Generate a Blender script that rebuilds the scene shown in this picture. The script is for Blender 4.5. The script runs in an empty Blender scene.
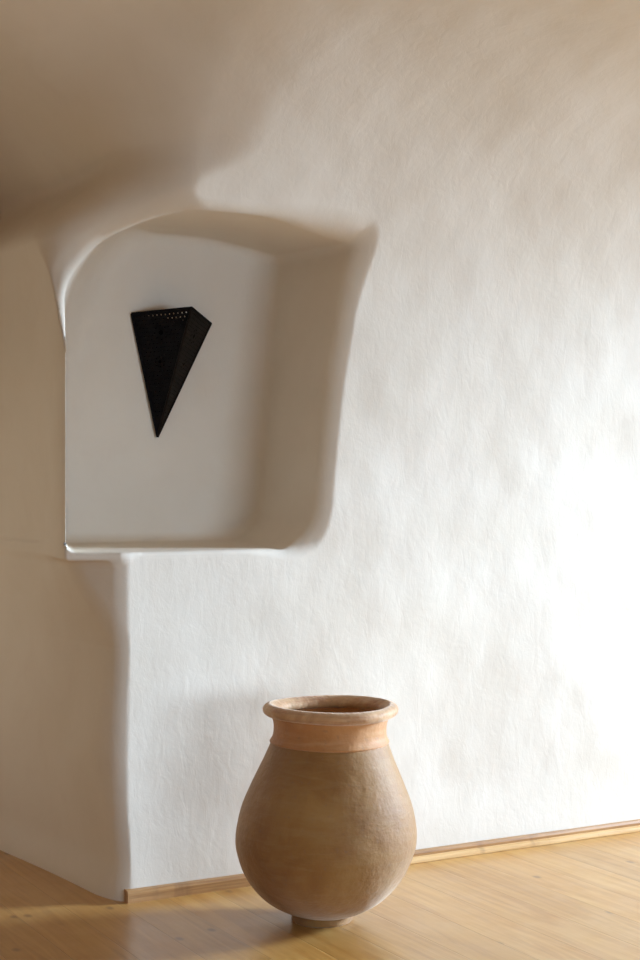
import bpy, bmesh, math, random
import numpy as np
from mathutils import Vector, Matrix, geometry
random.seed(7)
sc = bpy.context.scene
COL = sc.collection
R = math.radians

# ------------------------------------------------------------------ wall frame
# the room is squared to the thick plaster wall: s runs along its front face,
# n comes out of it into the room, z is up.  Objects are stored as (s, -n, z).
CX, CY = -0.559, 4.418
ANG = R(29.15)
WALLM = Matrix.Translation((CX, CY, 0)) @ Matrix.Rotation(ANG, 4, 'Z')
CAMZ = 1.2

def wpt(s, n, z):
    return WALLM @ Vector((s, -n, z))

# ------------------------------------------------------------------ helpers
def link(name, me, mat=None, parent=None, M=None):
    o = bpy.data.objects.new(name, me)
    COL.objects.link(o)
    if mat: me.materials.append(mat)
    if parent is not None:
        o.parent = parent
    if M is not None:
        o.matrix_world = M
    return o

def tag(o, label=None, cat=None, group=None, kind=None):
    if label: o['label'] = label
    if cat: o['category'] = cat
    if group: o['group'] = group
    if kind: o['kind'] = kind
    return o

def mesh_from(name, verts, faces, smooth=True):
    me = bpy.data.meshes.new(name)
    me.from_pydata([tuple(v) for v in verts], [], faces)
    me.update()
    if smooth:
        me.polygons.foreach_set('use_smooth', [True] * len(me.polygons))
    return me

def box_mesh(name, boxes, bevel=0.0):
    bm = bmesh.new()
    for (x0, x1, y0, y1, z0, z1) in boxes:
        r = bmesh.ops.create_cube(bm, size=1.0)
        for v in r['verts']:
            v.co = Vector(((x0 + x1) / 2 + v.co.x * (x1 - x0),
                           (y0 + y1) / 2 + v.co.y * (y1 - y0),
                           (z0 + z1) / 2 + v.co.z * (z1 - z0)))
    if bevel:
        bmesh.ops.bevel(bm, geom=bm.edges[:], offset=bevel, segments=3, affect='EDGES')
    me = bpy.data.meshes.new(name)
    bm.to_mesh(me); bm.free()
    return me

class NT:
    def __init__(self, name):
        self.m = bpy.data.materials.new(name)
        self.m.use_nodes = True
        self.t = self.m.node_tree
        self.t.nodes.clear()
        self.out = self.n('ShaderNodeOutputMaterial')
        self.b = self.n('ShaderNodeBsdfPrincipled')
        self.l(self.b.outputs[0], self.out.inputs[0])
        self.tc = self.n('ShaderNodeTexCoord')
    def n(self, typ, **kw):
        nd = self.t.nodes.new(typ)
        for k, v in kw.items():
            setattr(nd, k, v)
        return nd
    def l(self, a, b):
        self.t.links.new(a, b)
    def map(self, scale=(1, 1, 1), loc=(0, 0, 0), rot=(0, 0, 0), src=None):
        m = self.n('ShaderNodeMapping')
        m.inputs['Scale'].default_value = scale
        m.inputs['Location'].default_value = loc
        m.inputs['Rotation'].default_value = rot
        self.l(src or self.tc.outputs['Object'], m.inputs['Vector'])
        return m.outputs[0]
    def noise(self, vec, scale, detail=4, rough=0.55, dist=0.0):
        nd = self.n('ShaderNodeTexNoise')
        nd.inputs['Scale'].default_value = scale
        nd.inputs['Detail'].default_value = detail
        nd.inputs['Roughness'].default_value = rough
        nd.inputs['Distortion'].default_value = dist
        self.l(vec, nd.inputs['Vector'])
        return nd.outputs['Fac']
    def ramp(self, fac, stops):
        r = self.n('ShaderNodeValToRGB')
        els = r.color_ramp.elements
        while len(els) < len(stops): els.new(0.5)
        for e, (p, c) in zip(els, stops):
            e.position = p
            e.color = (c, c, c, 1) if isinstance(c, (int, float)) else (*c, 1)
        self.l(fac, r.inputs[0])
        return r.outputs[0]
    def mix(self, fac, a, b, mode='MIX'):
        m = self.n('ShaderNodeMix', data_type='RGBA', blend_type=mode)
        for sock, v in ((m.inputs[0], fac), (m.inputs[6], a), (m.inputs[7], b)):
            if isinstance(v, (int, float)): sock.default_value = v
            elif isinstance(v, tuple): sock.default_value = (*v, 1)
            else: self.l(v, sock)
        return m.outputs[2]
    def math(self, op, a, b=None):
        m = self.n('ShaderNodeMath', operation=op)
        for sock, v in ((m.inputs[0], a), (m.inputs[1], b)):
            if v is None: continue
            if isinstance(v, (int, float)): sock.default_value = v
            else: self.l(v, sock)
        return m.outputs[0]
    def bump(self, h, strength, dist, prev=None):
        b = self.n('ShaderNodeBump')
        b.inputs['Strength'].default_value = strength
        b.inputs['Distance'].default_value = dist
        self.l(h, b.inputs['Height'])
        if prev: self.l(prev, b.inputs['Normal'])
        return b.outputs[0]

# ------------------------------------------------------------------ materials
def mat_plaster():
    k = NT('limewashed_plaster')
    v = k.map()
    big = k.ramp(k.noise(v, 2.3, 4, .55, .5), [(.35, (0.725, 0.64, 0.52)), (.65, (0.76, 0.68, 0.565))])
    blot = k.ramp(k.noise(k.map(loc=(3, 1, 7)), 6.0, 6, .62, .8), [(.52, 0.0), (.75, 1.0)])
    col = k.mix(k.math('MULTIPLY', blot, .3), big, (0.69, 0.59, 0.475))
    k.l(col, k.b.inputs['Base Color'])
    k.b.inputs['Roughness'].default_value = .92
    k.b.inputs['Specular IOR Level'].default_value = .25
    # brushed limewash: short strokes plus trowel dimples
    strokes = k.noise(k.map(scale=(1, 1, .45)), 26, 5, .6, .6)
    trowel = k.noise(v, 7.0, 3, .5, .4)
    grit = k.noise(v, 120, 3, .6)
    nrm = k.bump(trowel, .06, .03)
    nrm = k.bump(strokes, .10, .010, nrm)
    nrm = k.bump(grit, .07, .003, nrm)
    k.l(nrm, k.b.inputs['Normal'])
    return k.m

def mat_floor():
    k = NT('pine_boards')
    sep = k.n('ShaderNodeSeparateXYZ')
    k.l(k.tc.outputs['Object'], sep.inputs[0])
    W = .145
    xs = k.math('DIVIDE', k.math('ADD', sep.outputs['X'], 10.03), W)
    idx = k.math('FLOOR', xs)
    fr = k.math('FRACT', xs)
    wn = k.n('ShaderNodeTexWhiteNoise', noise_dimensions='1D')
    k.l(idx, wn.inputs['W'])
    rnd = wn.outputs['Value']
    # board-own coordinates so the grain breaks at each joint
    cmb = k.n('ShaderNodeCombineXYZ')
    k.l(sep.outputs['X'], cmb.inputs['X'])
    k.l(k.math('ADD', sep.outputs['Y'], k.math('MULTIPLY', rnd, 37.0)), cmb.inputs['Y'])
    k.l(k.math('MULTIPLY', rnd, 11.0), cmb.inputs['Z'])
    v = cmb.outputs[0]
    grain = k.noise(k.map(scale=(13, .8, 1), src=v), 2.0, 5, .58, 1.6)
    fine = k.noise(k.map(scale=(90, 3.0, 1), src=v), 3.0, 3, .6)
    col = k.ramp(grain, [(.3, (0.40, 0.175, 0.032)), (.5, (0.50, 0.25, 0.056)), (.72, (0.58, 0.325, 0.092))])
    col = k.mix(k.math('MULTIPLY', fine, .16), col, (0.44, 0.22, 0.085))
    tone = k.ramp(rnd, [(0, (0.88, 0.86, 0.83)), (1, (1.06, 1.05, 1.03))])
    col = k.mix(1.0, col, tone, 'MULTIPLY')
    # wear: paler scuffed areas
    wear = k.ramp(k.noise(k.map(scale=(1.5, .8, 1)), 2.4, 5, .6, .6), [(.45, 0.0), (.72, 1.0)])
    col = k.mix(k.math('MULTIPLY', wear, .25), col, (0.74, 0.50, 0.23))
    # knots
    vo = k.n('ShaderNodeTexVoronoi', feature='F1', voronoi_dimensions='2D')
    vo.inputs['Scale'].default_value = 4.4
    vo.inputs['Randomness'].default_value = 1.0
    k.l(k.map(scale=(1.0, .62, 1), src=v), vo.inputs['Vector'])
    kn = k.ramp(vo.outputs['Distance'], [(.02, 1.0), (.062, 0.0)])
    pick = k.ramp(k.math('FRACT', k.math('MULTIPLY', vo.outputs['Color'], 5.3)), [(.45, 0.0), (.5, 1.0)])
    col = k.mix(k.math('MULTIPLY', k.math('MULTIPLY', kn, pick), .75), col, (0.20, 0.085, 0.03))
    gap = k.ramp(fr, [(0.0, 1.0), (.012, 0.0), (.988, 0.0), (1.0, 1.0)])
    col = k.mix(k.math('MULTIPLY', gap, .45), col, (0.22, 0.10, 0.04))
    k.l(col, k.b.inputs['Base Color'])
    rg = k.ramp(k.noise(v, 9, 3), [(.3, .30), (.7, .42)])
    k.l(rg, k.b.inputs['Roughness'])
    k.b.inputs['Specular IOR Level'].default_value = .5
    k.b.inputs['Coat Weight'].default_value = .5
    k.b.inputs['Coat Roughness'].default_value = .28
    nrm = k.bump(grain, .10, .004)
    nrm = k.bump(k.math('SUBTRACT', 1.0, gap), .5, .002, nrm)
    k.l(nrm, k.b.inputs['Normal'])
    return k.m

def mat_trim(name, c0, c1, rough):
    k = NT(name)
    g = k.noise(k.map(scale=(1.2, 30, 30)), 4, 5, .6, .8)
    col = k.ramp(g, [(.3, c0), (.7, c1)])
    st = k.ramp(k.noise(k.map(scale=(3, 1, 1)), 3.1, 4, .6), [(.56, 0.0), (.7, 1.0)])
    col = k.mix(k.math('MULTIPLY', st, .5), col, (0.16, 0.07, 0.03))
    k.l(col, k.b.inputs['Base Color'])
    k.b.inputs['Roughness'].default_value = rough
    k.l(k.bump(g, .15, .003), k.b.inputs['Normal'])
    return k.m

def mat_clay(name, c0, c1, c2, stain, stain_amt, bump=.35, scrape=True):
    k = NT(name)
    v = k.map()
    n1 = k.noise(v, 5.5, 6, .62, .8)
    col = k.ramp(n1, [(.3, c0), (.52, c1), (.74, c2)])
    hs = k.noise(k.map(scale=(1.6, 1.6, 9.0)), 6.0, 5, .6, .7)
    sfac = k.ramp(hs, [(.48, 0.0), (.70, 1.0)])
    col = k.mix(k.math('MULTIPLY', sfac, stain_amt), col, stain)
    sp = k.ramp(k.noise(v, 60, 3, .6), [(.60, 0.0), (.72, 1.0)])
    col = k.mix(k.math('MULTIPLY', sp, .35), col, (0.20, 0.12, 0.07))
    k.l(col, k.b.inputs['Base Color'])
    k.b.inputs['Roughness'].default_value = .62
    k.b.inputs['Specular IOR Level'].default_value = .32
    k.b.inputs['Sheen Weight'].default_value = .5
    k.b.inputs['Sheen Tint'].default_value = (1.0, .84, .66, 1)
    k.b.inputs['Sheen Roughness'].default_value = .5
    nrm = k.bump(k.noise(v, 9, 4, .55), bump, .02)
    if scrape:
        nrm = k.bump(hs, .3, .004, nrm)
    nrm = k.bump(k.noise(v, 90, 3, .6), .25, .003, nrm)
    k.l(nrm, k.b.inputs['Normal'])
    return k.m

def mat_iron(name, c, rough):
    k = NT(name)
    v = k.map()
    col = k.ramp(k.noise(v, 22, 5, .65), [(.35, c), (.7, tuple(x * 2.0 + .003 for x in c))])
    k.l(col, k.b.inputs['Base Color'])
    k.b.inputs['Metallic'].default_value = .1
    k.b.inputs['Specular IOR Level'].default_value = .12
    k.b.inputs['Roughness'].default_value = rough
    k.l(k.bump(k.noise(v, 60, 3), .3, .002), k.b.inputs['Normal'])
    return k.m

def mat_plain(name, c, rough=.6):
    k = NT(name)
    col = k.ramp(k.noise(k.map(), 8, 4), [(.3, tuple(x * .92 for x in c)), (.7, c)])
    k.l(col, k.b.inputs['Base Color'])
    k.b.inputs['Roughness'].default_value = rough
    return k.m

PLASTER = mat_plaster()
FLOOR = mat_floor()
BOARD = mat_trim('stained_pine_trim', (0.29, 0.135, 0.042), (0.47, 0.245, 0.085), .42)
BEAD = mat_trim('varnished_pine_bead', (0.55, 0.31, 0.12), (0.72, 0.46, 0.21), .28)
CLAY = mat_clay('weathered_clay', (0.22, 0.092, 0.018), (0.275, 0.13, 0.030), (0.335, 0.178, 0.050), (0.37, 0.235, 0.10), .22)
NECK = mat_clay('bare_terracotta', (0.38, 0.15, 0.04), (0.45, 0.195, 0.058), (0.53, 0.265, 0.09), (0.56, 0.35, 0.17), .3)
LIP = mat_clay('worn_terracotta', (0.35, 0.165, 0.065), (0.49, 0.27, 0.12), (0.68, 0.45, 0.24), (0.27, 0.085, 0.03), .75, .7)
IRON = mat_iron('blackened_metal', (0.0015, 0.0008, 0.0008), .7)
BROWN_METAL = mat_iron('lighter_brown_metal', (0.006, 0.0032, 0.0015), .65)  # same metal recipe, lighter and browner, for ridge and right-hand parts
EARTH = mat_plain('earth_plaster', (0.42, 0.30, 0.20), .9)
PAINT = mat_plain('painted_window_wood', (0.75, 0.70, 0.62))

# ------------------------------------------------------------------ plaster wall (implicit solid -> mesh)
rng = np.random.default_rng(4)
WAVES = []
for lam, amp in ((1.1, .007), (.8, .006), (.55, .0045), (.38, .003), (.26, .0018), (.17, .0011), (.12, .0008)):
    for _ in range(3):
        d = rng.normal(size=3); d /= np.linalg.norm(d)
        WAVES.append((d * 2 * math.pi / lam, rng.uniform(0, 6.28), amp * .25))

def sstep(a, b, x):
    t = np.clip((x - a) / (b - a), 0, 1)
    return t * t * (3 - 2 * t)

def smin(a, b, r):
    u = np.maximum(r - a, 0); v = np.maximum(r - b, 0)
    return np.maximum(r, np.minimum(a, b)) - np.sqrt(u * u + v * v)

def smax(a, b, r):
    return -smin(-a, -b, r)

ZC = 2.50          # ceiling crown
ND = .45           # niche depth
ZSILL = .993

def f_niche(s, n, z):
    t = np.clip((z - 1.05) / .92, 0, 1.15)
    left = (-.172 - .33 * n) - s
    back_s = .672 + .055 * (z - 1.0) / .9
    flare = -.028 + .093 * t * t
    right = s - (back_s + flare * np.clip(1 + n / ND, -.2, 1.6))
    bot = (ZSILL + .012 * (-n) / ND) - z
    top = z - (1.985 - .17 * sstep(.20, -.20, s) - .055 * sstep(.40, .85, s))
    back = -(n + ND)
    g = smax(left, top, .12)
    g = smax(g, smax(right, bot, .15), .03)
    g = smax(g, right, .03)
    g = smax(g, back, .035 + .24 * sstep(1.5, 1.9, z) * sstep(.30, -.05, s))
    return g

def f_wall(s, n, z, parts=False):
    und = 0
    for kv, ph, am in WAVES:
        und = und + am * np.sin(kv[0] * s + kv[1] * n + kv[2] * z + ph)
    fade = sstep(1.75, 1.3, n)
    und = und * fade * (1 - .75 * sstep(.30, .08, z)) * (1 - .75 * sstep(.12, -.05, s) * sstep(.8, .95, z) * sstep(2.1, 1.9, z)) * (1 - .5 * sstep(.6, .3, s) * sstep(1.0, .85, z))
    # front face and left return
    front = n - .012 * sstep(.25, .0, z)
    shift = .32 * sstep(1.92, 2.18, z)
    base = .14 * np.minimum(n, 0) + shift
    g1 = sstep(.72, .98, z) * .5 + .5 * np.clip((z - .72) / .26, 0, 1)
    g1 = g1 * .075 * np.exp(-(n / .45) ** 2)
    wob = (.010 * np.sin(9.5 * z + .6) - .024) * np.exp(-(n / .3) ** 2)
    low = smax(front, base - g1 - .015 * sstep(.12, .0, z) + wob - s, .036)
    # under the sill the corner is hollowed back to the line of the face below
    low = smax(low, (-(s + .012) * .86 + n * .5), .025)
    low = np.maximum(low, z - 1.0)
    # from the sill up the plaster swells past the corner; its edge turns back a little
    sL = base - g1 - .074 * np.exp(-(n / .30) ** 2)
    u = sstep(-.04, .34, .16 - s) * .32
    rec = .42 * np.clip(-s - .01, 0, .25) * sstep(1.85, 1.6, z) + u * sstep(1.55, 1.9, z)
    nose = smax(n + rec, sL - s, .004 + .18 * sstep(1.80, 2.05, z))
    nose = smax(nose, .970 - z, .012)
    blk = np.where(s > .05, np.minimum(low, nose), smin(low, nose, .0005 + .022 * sstep(.05, -.02, s)))
    ceil = ZC - z
    w = smin(blk, ceil, .80)
    w = w + und
    nr = .003 + .011 * sstep(-.16, -.05, s) + .022 * sstep(1.57, 1.72, z) * sstep(.0, -.1, s) + .050 * sstep(.35, .7, s) + .13 * sstep(.25, .0, s) * sstep(1.77, 1.97, z) + .012 * sstep(1.7, 1.9, z)
    if parts: return w, -f_niche(s, n, z)
    return smax(w, -f_niche(s, n, z), nr)

def surface_nets(lo, hi, h):
    ax = [np.arange(l, u + h * .5, h, dtype=np.float32) for l, u in zip(lo, hi)]
    S, N, Z = len(ax[0]), len(ax[1]), len(ax[2])
    F = np.empty((S, N, Z), np.float32)
    for i in range(0, S, 12):
        F[i:i + 12] = f_wall(ax[0][i:i + 12, None, None], ax[1][None, :, None], ax[2][None, None, :])
    neg = F < 0
    cnt = np.zeros((S - 1, N - 1, Z - 1), np.int8)
    for a in (0, 1):
        for b in (0, 1):
            for c in (0, 1):
                cnt += neg[a:S - 1 + a, b:N - 1 + b, c:Z - 1 + c]
    cell = (cnt > 0) & (cnt < 8)
    ids = np.full(cell.shape, -1, np.int64)
    cells = np.argwhere(cell)
    ids[cell] = np.arange(len(cells))
    i, j, k = cells.T
    acc = np.zeros((len(cells), 3)); num = np.zeros(len(cells))
    corners = [(a, b, c) for a in (0, 1) for b in (0, 1) for c in (0, 1)]
    for p in corners:
        for axis in range(3):
            if p[axis]: continue
            q = list(p); q[axis] = 1
            fa = F[i + p[0], j + p[1], k + p[2]].astype(float)
            fb = F[i + q[0], j + q[1], k + q[2]].astype(float)
            m = (fa < 0) != (fb < 0)
            t = np.where(m, fa / np.where(m, fa - fb, 1), 0)
            pos = np.array(p, float)[None, :].repeat(len(cells), 0)
            pos[:, axis] += t
            acc[m] += pos[m]; num[m] += 1
    P = np.array(lo)[None, :] + (cells + acc / num[:, None]) * h
    # pull onto the surface and take normals from the field
    for it in range(3):
        e = 2e-3
        f0 = f_wall(*P.T)
        G = np.stack([(f_wall(*(P + np.eye(3)[a] * e).T) - f_wall(*(P - np.eye(3)[a] * e).T)) / (2 * e) for a in range(3)], 1)
        if it < 2:
            st = f0 / np.maximum((G ** 2).sum(1), .25)
            P = P - np.clip(st, -h * .4, h * .4)[:, None] * G
    # the thin left lip of the niche is a crease: slide its vertices onto the exact edge
    a_, b_ = f_wall(*P.T, parts=True)
    m = (P[:, 0] < -.08) & (P[:, 2] > 1.02) & (P[:, 2] < 1.60) & (np.abs(a_) < 2 * h) & (np.abs(b_) < 2 * h)
    sel = np.flatnonzero(m)
    ca, cb = [], []
    for p in corners:
        c_ = np.array(lo)[None, :] + (cells[sel] + np.array(p)) * h
        a_, b_ = f_wall(*c_.T, parts=True)
        ca.append(a_ < 0); cb.append(b_ < 0)
    ca, cb = np.stack(ca), np.stack(cb)
    m[sel] = (ca.any(0) & ~ca.all(0)) & (cb.any(0) & ~cb.all(0))
    X = P[m].copy()
    for it in range(4):
        e = 1e-3
        a_, b_ = f_wall(*X.T, parts=True)
        ga, gb = [], []
        for ax_ in range(3):
            p_, q_ = f_wall(*(X + np.eye(3)[ax_] * e).T, parts=True), f_wall(*(X - np.eye(3)[ax_] * e).T, parts=True)
            ga.append((p_[0] - q_[0]) / (2 * e)); gb.append((p_[1] - q_[1]) / (2 * e))
        ga, gb = np.stack(ga, 1), np.stack(gb, 1)
        aa, bb_, ab = (ga ** 2).sum(1), (gb ** 2).sum(1), (ga * gb).sum(1)
        det = np.maximum(aa * bb_ - ab * ab, .02)
        la = -(bb_ * a_ - ab * b_) / det; lb = -(aa * b_ - ab * a_) / det
        X = X + np.clip(la[:, None] * ga + lb[:, None] * gb, -h * .6, h * .6)
    P[m] = X; G[m] = ga
    NRM = G / np.maximum(np.linalg.norm(G, axis=1), 1e-6)[:, None]
    quads = []
    for axis in range(3):
        b, c = (axis + 1) % 3, (axis + 2) % 3
        sl0 = [slice(None)] * 3; sl1 = [slice(None)] * 3
        sl0[axis] = slice(0, -1); sl1[axis] = slice(1, None)
        n0, n1 = neg[tuple(sl0)], neg[tuple(sl1)]
        ed = np.argwhere(n0 != n1)
        mx = np.array(cell.shape)
        ok = (ed[:, b] > 0) & (ed[:, c] > 0) & (ed[:, b] < mx[b]) & (ed[:, c] < mx[c])
        ed = ed[ok]
        db = np.zeros(3, int); db[b] = 1
        dc = np.zeros(3, int); dc[c] = 1
        q = [ids[tuple((ed - db - dc).T)], ids[tuple((ed - dc).T)], ids[tuple(ed.T)], ids[tuple((ed - db).T)]]
        Q = np.stack(q, 1)
        flip = ~n0[tuple(ed.T)]            # solid on the far side
        Q[flip] = Q[flip][:, ::-1]
        quads.append(Q)
    return P, NRM, np.concatenate(quads)

P, NRM, Q = surface_nets((-1.0, -1.35, -.05), (2.66, 1.75, 2.75), .0095)
fc = P[Q].mean(1); fn = NRM[Q].mean(1)
inn = (f_niche(*fc.T) < .012) & (fc[:, 1] < -.012) & (fc[:, 2] > ZSILL - .03) & (fc[:, 0] > -.16)
is_ceil = (fn[:, 2] < -.62) & (fc[:, 2] > 2.02) & ~inn
is_left = (fn[:, 0] < -.60) & (fc[:, 0] < .15) & ~inn & ~is_ceil
is_front = ~(inn | is_ceil | is_left)

def piece(name, mask, parent=None):
    q = Q[mask]
    used, inv = np.unique(q.ravel(), return_inverse=True)
    q = inv.reshape(-1, 4)[:, ::-1]         # mirrored when n -> -n
    p = P[used] * np.array([1, -1, 1]); nm = NRM[used] * np.array([1, -1, 1])
    me = bpy.data.meshes.new(name)
    me.from_pydata(p.tolist(), [], q.tolist())
    me.polygons.foreach_set('use_smooth', [True] * len(me.polygons))
    me.normals_split_custom_set_from_vertices(nm.tolist())
    o = link(name, me, PLASTER)
    if parent is not None:
        o.parent = parent
    else:
        o.matrix_world = WALLM
    return o

wf = tag(piece('wall_front', is_front), 'thick white limewashed plaster wall with a deep niche', 'wall', kind='structure')
nich = piece('niche', inn, wf); nich['label'] = 'deep rounded recess in the plaster wall'
tag(piece('wall_left', is_left), 'shaded plaster side of the thick wall, left of the niche', 'wall', kind='structure')
tag(piece('ceiling', is_ceil), 'curved plaster vault above the niche', 'ceiling', kind='structure')

# ------------------------------------------------------------------ rest of the room
SL, SR, NB = -2.7, 5.0, 5.0
SX = 2.62
def shell(name, boxes, mat, label, cat, bevel=0):
    # boxes given as (s0,s1,n0,n1,z0,z1)
    me = box_mesh(name, [(a, b, -d, -c, e, f) for (a, b, c, d, e, f) in boxes], bevel)
    o = link(name, me, mat, M=WALLM)
    return tag(o, label, cat, kind='structure')

shell('floor', [(SL - .1, SR + .4, -1.45, NB + .1, -.06, 0)], FLOOR, 'honey coloured pine board floor', 'floor')
WN0, WN1, WZ0, WZ1 = .5, 2.5, .55, 2.28
VS0, VS1, VZ0, VZ1 = .1, 2.6, .35, 1.48  # unseen opening added behind the viewer to let in frontal fill
shell('wall_right', [(SR, SR + .35, -.4, WN0, 0, 2.7), (SR, SR + .35, WN1, NB + .1, 0, 2.7),
                     (SR, SR + .35, WN0, WN1, 0, WZ0), (SR, SR + .35, WN0, WN1, WZ1, 2.7)],
      EARTH, 'plaster wall holding the window, right of the room', 'wall')
shell('wall_back', [(SL - .1, VS0, NB, NB + .2, 0, 2.7), (VS1, SR, NB, NB + .2, 0, 2.7),
                    (VS0, VS1, NB, NB + .2, 0, VZ0), (VS0, VS1, NB, NB + .2, VZ1, 2.7)], EARTH, 'plaster wall behind the viewer', 'wall')
shell('wall_far_left', [(SL - .15, SL, -1.45, NB + .1, 0, 2.7), (SL - .15, -1.35, -1.45, -1.32, 0, 2.7), (-.65, -.02, -1.45, -1.32, 0, 2.7),
                         (-1.35, -.65, -1.45, -1.32, 0, .30), (-1.35, -.65, -1.45, -1.32, 1.65, 2.7)],  # recess opening added for the fill on the left return
      EARTH, 'plaster walls of the room left of the niche block', 'wall')
shell('wall_far_right', [(SX, SR + .35, -.4, .004, 0, 2.7)], PLASTER, 'plaster wall running on to the right', 'wall')
shell('ceiling', [(SL - .15, SR + .35, -1.45, NB + .15, 2.515, 2.65)], EARTH, 'flat plaster ceiling over the rest of the room', 'ceiling')
wi = shell('window_1', [(SR + .12, SR + .19, WN0, WN0 + .06, WZ0, WZ1), (SR + .12, SR + .19, WN1 - .06, WN1, WZ0, WZ1),
                        (SR + .12, SR + .19, WN0 + .06, WN1 - .06, WZ0, WZ0 + .06), (SR + .12, SR + .19, WN0 + .06, WN1 - .06, WZ1 - .06, WZ1)],
           PAINT, 'painted window frame in the right wall', 'window')

shell('fill_window', [(VS0, VS0 + .06, NB + .07, NB + .13, VZ0, VZ1), (VS1 - .06, VS1, NB + .07, NB + .13, VZ0, VZ1),
                   (VS0 + .06, VS1 - .06, NB + .07, NB + .13, VZ0, VZ0 + .06), (VS0 + .06, VS1 - .06, NB + .07, NB + .13, VZ1 - .06, VZ1)],
      PAINT, 'added window frame in the unseen wall behind the viewer, for the fill light', 'window')

# baseboard along the front face
def prof_strip(name, prof, s0, s1, mat, parent=None, seg=40, wob=.0015):
    vs, fs = [], []
    m = len(prof)
    for i in range(seg + 1):
        s = s0 + (s1 - s0) * i / seg
        dn = wob * math.sin(3.1 * s + 1) + wob * .6 * math.sin(9.7 * s)
        for (n, z) in prof:
            vs.append((s, -(n + dn), z))
    for i in range(seg):
        for j in range(m):
            a, b = i * m + j, i * m + (j + 1) % m
            fs.append((a, b, b + m, a + m))
    fs.append(tuple(range(m))[::-1]); fs.append(tuple(range(seg * m, seg * m + m)))
    me = mesh_from(name, vs, fs, smooth=False)
    bm = bmesh.new(); bm.from_mesh(me); bmesh.ops.recalc_face_normals(bm, faces=bm.faces); bm.to_mesh(me); bm.free()
    return link(name, me, mat, parent)

bb = prof_strip('baseboard_front', [(-.02, 0), (.030, 0), (.030, .026), (.026, .034), (-.02, .036)], .0, SX, BOARD)
bb.matrix_world = WALLM
tag(bb, 'narrow brown pine baseboard along the foot of the wall', 'baseboard', kind='structure')
q = [(.028, 0.0)] + [(.028 + .016 * math.cos(a), .001 + .018 * math.sin(a)) for a in [i * math.pi / 2 / 6 for i in range(7)]]
bd = prof_strip('quarter_round', q, .45, SX, BEAD, parent=bb)
bd['label'] = 'pale varnished quarter-round bead'

# ------------------------------------------------------------------ terracotta jar
PZ = 4.232
def spl(pts, n):
    out = []
    p = [Vector(q) for q in pts]
    p = [p[0] * 2 - p[1]] + p + [p[-1] * 2 - p[-2]]
    for i in range(1, len(p) - 2):
        for t in range(n):
            u = t / n
            a, b, c, d = p[i - 1], p[i], p[i + 1], p[i + 2]
            out.append(.5 * ((2 * b) + (-a + c) * u + (2 * a - 5 * b + 4 * c - d) * u * u + (-a + 3 * b - 3 * c + d) * u ** 3))
    out.append(p[-2])
    return [(v[0], v[1]) for v in out]

def lean(z):            # the jar is hand built: its axis drifts right as it rises
    return .024 * (z / .58) - .012

def lathe(name, prof, mat, parent, seg=112, amp=.003, close=False):
    vs, fs = [], []
    m = len(prof)
    for j in range(seg):
        a = 2 * math.pi * j / seg
        for (r, z) in prof:
            w = 1 + amp * (math.sin(2 * a + 1.3 + z * 4) + .6 * math.sin(3 * a + 9 * z) + .35 * math.sin(5 * a - 21 * z)) / max(r, .08) * .5
            vs.append((r * w * math.cos(a) + lean(z), r * w * math.sin(a), z + .0015 * math.sin(2 * a + .5)*(z > .02)))
    rng_ = range(m) if close else range(m - 1)
    for j in range(seg):
        k = (j + 1) % seg
        for i in rng_:
            i2 = (i + 1) % m
            fs.append((j * m + i, k * m + i, k * m + i2, j * m + i2))
    me = mesh_from(name, vs, fs)
    return link(name, me, mat, parent)

jar = bpy.data.objects.new('terracotta_jar', None); COL.objects.link(jar)
jar.location = (.018, PZ, 0)
tag(jar, 'large round-bellied terracotta jar with rolled rim standing on the pine floor', 'jar')
outer = spl([(.086, .022), (.118, .034), (.158, .058), (.195, .095), (.222, .137), (.241, .188), (.246, .222), (.243, .262),
             (.231, .315), (.210, .368), (.190, .413), (.176, .445), (.165, .472), (.160, .486)], 6)
inner = spl([(.150, .488), (.172, .43), (.21, .35), (.228, .26), (.22, .18), (.17, .09), (.08, .05), (.001, .045)], 5)
lathe('body', outer + [(.157, .490)] + inner, CLAY, jar)
neck = spl([(.158, .482), (.1635, .488), (.1605, .494), (.156, .504), (.1545, .518), (.156, .538), (.163, .558)], 5)
neck_in = spl([(.150, .558), (.143, .535), (.141, .51), (.150, .488)], 4)
lathe('neck', neck + neck_in, NECK, jar)
rc_, rz_, ra, rb = .1655, .5735, .0215, .0168
rim = [(rc_ + ra * math.cos(t) * (1.0 if math.cos(t) > 0 else 1.15), rz_ + rb * math.sin(t) - (.007 * max(0, -math.cos(t)))) for t in [2 * math.pi * i / 28 for i in range(28)]]
lathe('rim', rim, LIP, jar, amp=.006, close=True)
foot = [(.001, .012), (.066, .010), (.074, .0), (.080, .0)] + spl([(.083, .003), (.082, .014), (.082, .024), (.088, .030)], 4)
lathe('foot', foot, CLAY, jar)

# ------------------------------------------------------------------ pierced wall lantern in the niche
lan = bpy.data.objects.new('wall_lantern', None); COL.objects.link(lan)
B = -ND + .006
TL, TR, TIP, RG = wpt(.205, B, 1.726), wpt(.481, B, 1.708), wpt(.291, B + .006, 1.337), wpt(.341, B + .158, 1.737)
lan.matrix_world = Matrix.Translation(wpt(.341, B, 1.55))
LI = lan.matrix_world.inverted()
tag(lan, 'dark pierced metal half-pyramid lantern hung point-down on the niche wall', 'lantern')
TL, TR, TIP, RG = [LI @ v for v in (TL, TR, TIP, RG)]

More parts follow.
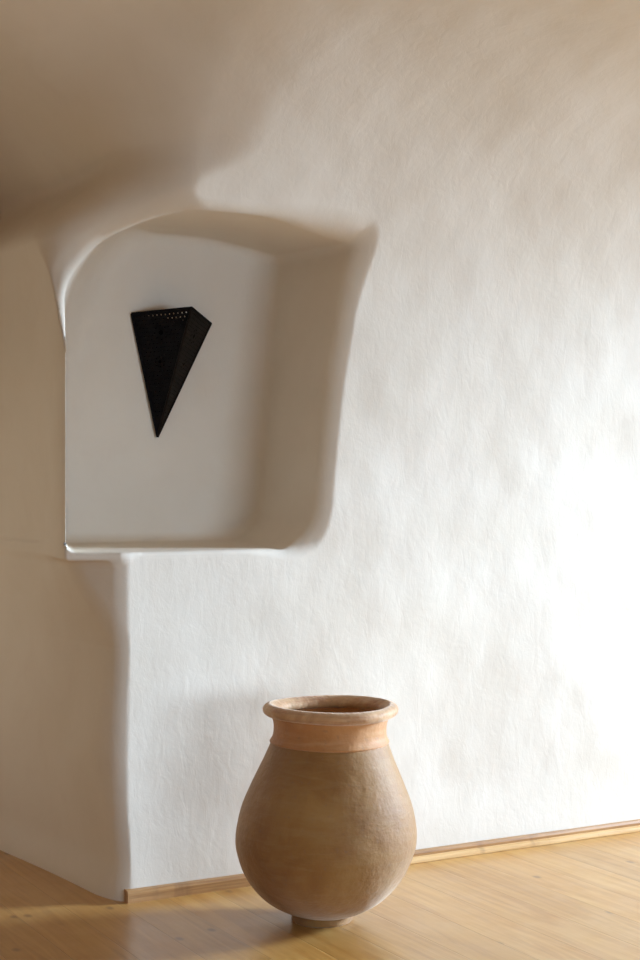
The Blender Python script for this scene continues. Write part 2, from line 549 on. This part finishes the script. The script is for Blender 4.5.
def pierced(name, a, b, c, mat, thick=.0025):
    # flat triangle a-b (top) c (point), with rows of round perforations
    ex = (b - a).normalized()
    nz = ex.cross(c - a).normalized()
    ey = nz.cross(ex)
    to2 = lambda v: Vector(((v - a).dot(ex), (v - a).dot(ey)))
    A, Bq, Cq = to2(a), to2(b), to2(c)
    pts = [A, Bq, Cq]; edges = [(0, 1), (1, 2), (2, 0)]; holes = []
    def inset(p):
        d = []
        for u, v in ((A, Bq), (Bq, Cq), (Cq, A)):
            e = (v - u).normalized()
            d.append(abs((p - u).x * e.y - (p - u).y * e.x))
        return min(d)
    def inside(p):
        s_ = []
        for u, v in ((A, Bq), (Bq, Cq), (Cq, A)):
            e = v - u
            s_.append((p - u).x * e.y - (p - u).y * e.x)
        return all(x >= 0 for x in s_) or all(x <= 0 for x in s_)
    def hole(cx, cy, r, n=8):
        p = Vector((cx, cy))
        if not inside(p) or inset(p) < r + .008: return
        for (hc, hr) in holes:
            if (hc - p).length < hr + r + .003: return
        k0 = len(pts)
        for i in range(n):
            t = 2 * math.pi * i / n
            pts.append(p + Vector((math.cos(t), math.sin(t))) * r)
        for i in range(n): edges.append((k0 + i, k0 + (i + 1) % n))
        holes.append((p, r))
    L = (Cq - (A + Bq) / 2)
    mid = (A + Bq) / 2
    # rosettes down the middle, then a field of dots
    for t in (.17, .40):
        cc = mid + L * t
        rr = .020 * (1 - t)
        hole(cc.x, cc.y, rr * .5, 10)
        for i in range(8):
            an = 2 * math.pi * i / 8
            hole(cc.x + rr * 1.3 * math.cos(an), cc.y + rr * 1.3 * math.sin(an), .0034)
    d = .0145
    sy = 1 if L.y > 0 else -1
    for j in range(40):
        for i in range(-2, 26):
            x_ = i * d + (d / 2 if j % 2 else 0)
            hole(x_, sy * (.012 + j * d * .87), .0026)
    vco, _, fcs, *_ = geometry.delaunay_2d_cdt(pts, edges, [], 1, 1e-6)
    keep = []
    for f in fcs:
        cen = sum((vco[i] for i in f), Vector((0, 0))) / len(f)
        if any((cen - hc).length < hr * .9 for hc, hr in holes): continue
        keep.append(tuple(f))
    bm = bmesh.new()
    bv = [bm.verts.new(a + ex * v.x + ey * v.y) for v in vco]
    for f in keep:
        try: bm.faces.new([bv[i] for i in f])
        except ValueError: pass
    bm.normal_update()
    r = bmesh.ops.extrude_face_region(bm, geom=bm.faces[:])
    for v in [g for g in r['geom'] if isinstance(g, bmesh.types.BMVert)]:
        v.co += nz * thick
    bmesh.ops.recalc_face_normals(bm, faces=bm.faces)
    me = bpy.data.meshes.new(name); bm.to_mesh(me); bm.free()
    return link(name, me, mat, lan)

def bar(name, pts_list, r, mat):
    bm = bmesh.new()
    for a, b in pts_list:
        d = (b - a)
        M_ = Matrix.Translation((a + b) / 2) @ d.to_track_quat('Z', 'Y').to_matrix().to_4x4()
        bmesh.ops.create_cone(bm, cap_ends=True, segments=10, radius1=r, radius2=r, depth=d.length, matrix=M_)
    me = bpy.data.meshes.new(name); bm.to_mesh(me); bm.free()
    return link(name, me, mat, lan)

pierced('pierced_panel', TL, RG, TIP, IRON)['label'] = 'left pierced panel'
pierced('pierced_panel', RG, TR, TIP, BROWN_METAL)['label'] = 'right pierced panel, browner'
bar('top_rim', [(TL, RG), (RG, TR)], .0045, IRON)
bar('edge_bar', [(TL, TIP)], .004, IRON)
bar('edge_bar', [(TR, TIP)], .004, BROWN_METAL)
bar('edge_bar', [(RG, TIP)], .0035, BROWN_METAL)
bm_ = bmesh.new()
q_ = [bm_.verts.new(p_) for p_ in (TL, TR, TIP)]
bm_.faces.new(q_)
r_ = bmesh.ops.extrude_face_region(bm_, geom=bm_.faces[:])
off = (WALLM.to_3x3() @ Vector((0, 1, 0))) * .003
for v_ in [g_ for g_ in r_['geom'] if isinstance(g_, bmesh.types.BMVert)]: v_.co += off
bmesh.ops.recalc_face_normals(bm_, faces=bm_.faces)
me_ = bpy.data.meshes.new('dark_backing'); bm_.to_mesh(me_); bm_.free()
link('dark_backing', me_, IRON, lan)  # unseen sheet added behind the panels so the holes look dark

# ------------------------------------------------------------------ light: daylight through the right window, plus added fills
def area(name, s, n, z, to, sx, sy, power, col):
    L = bpy.data.lights.new(name, 'AREA')
    L.shape = 'RECTANGLE'; L.size = sx; L.size_y = sy
    L.energy = power; L.color = col
    o = bpy.data.objects.new(name, L); COL.objects.link(o)
    p = wpt(s, n, z); t = wpt(*to)
    o.location = p
    o.rotation_euler = (t - p).to_track_quat('-Z', 'Y').to_euler()
    return o
area('window_and_fill_light', SR + 2.6, 1.9, 2.4, (1.0, .4, .7), 1.7, 1.2, 1640, (.73, .96, 1.255))
area('window_and_fill_light', -1.0, -1.50, 1.0, (-.55, 0, 1.2), .6, 1.2, 8.6, (1.0, .92, .76))  # added fill from the unseen recess, brightens the left return
area('window_and_fill_light', 1.9, NB + 1.6, 1.0, (.4, .0, 1.1), 3.2, 1.3, 225, (.73, .96, 1.255))  # added frontal fill from behind the viewer, brightens the niche back

w = bpy.data.worlds.new('daylight_sky'); sc.world = w
w.use_nodes = True
nt = w.node_tree
bg = nt.nodes['Background']
sky = nt.nodes.new('ShaderNodeTexSky')
sky.sky_type = 'NISHITA'; sky.sun_disc = False
sky.sun_elevation = R(40); sky.sun_rotation = R(200)
nt.links.new(sky.outputs[0], bg.inputs[0])
bg.inputs[1].default_value = .15

# ------------------------------------------------------------------ camera
cd = bpy.data.cameras.new('camera'); cam = bpy.data.objects.new('camera', cd); COL.objects.link(cam)
cam.location = (0, 0, CAMZ); cam.rotation_euler = (R(90), 0, 0)
cd.sensor_width = 36; cd.lens = 1550 / 960 * 36; cd.clip_start = .05
sc.camera = cam
vs = sc.view_settings
vs.view_transform = 'Standard'; vs.look = 'None'; vs.gamma = 1; vs.use_curve_mapping = False
vs.exposure = -0.22
sc.cycles.use_denoising = True
sc.cycles.max_bounces = 12; sc.cycles.diffuse_bounces = 8
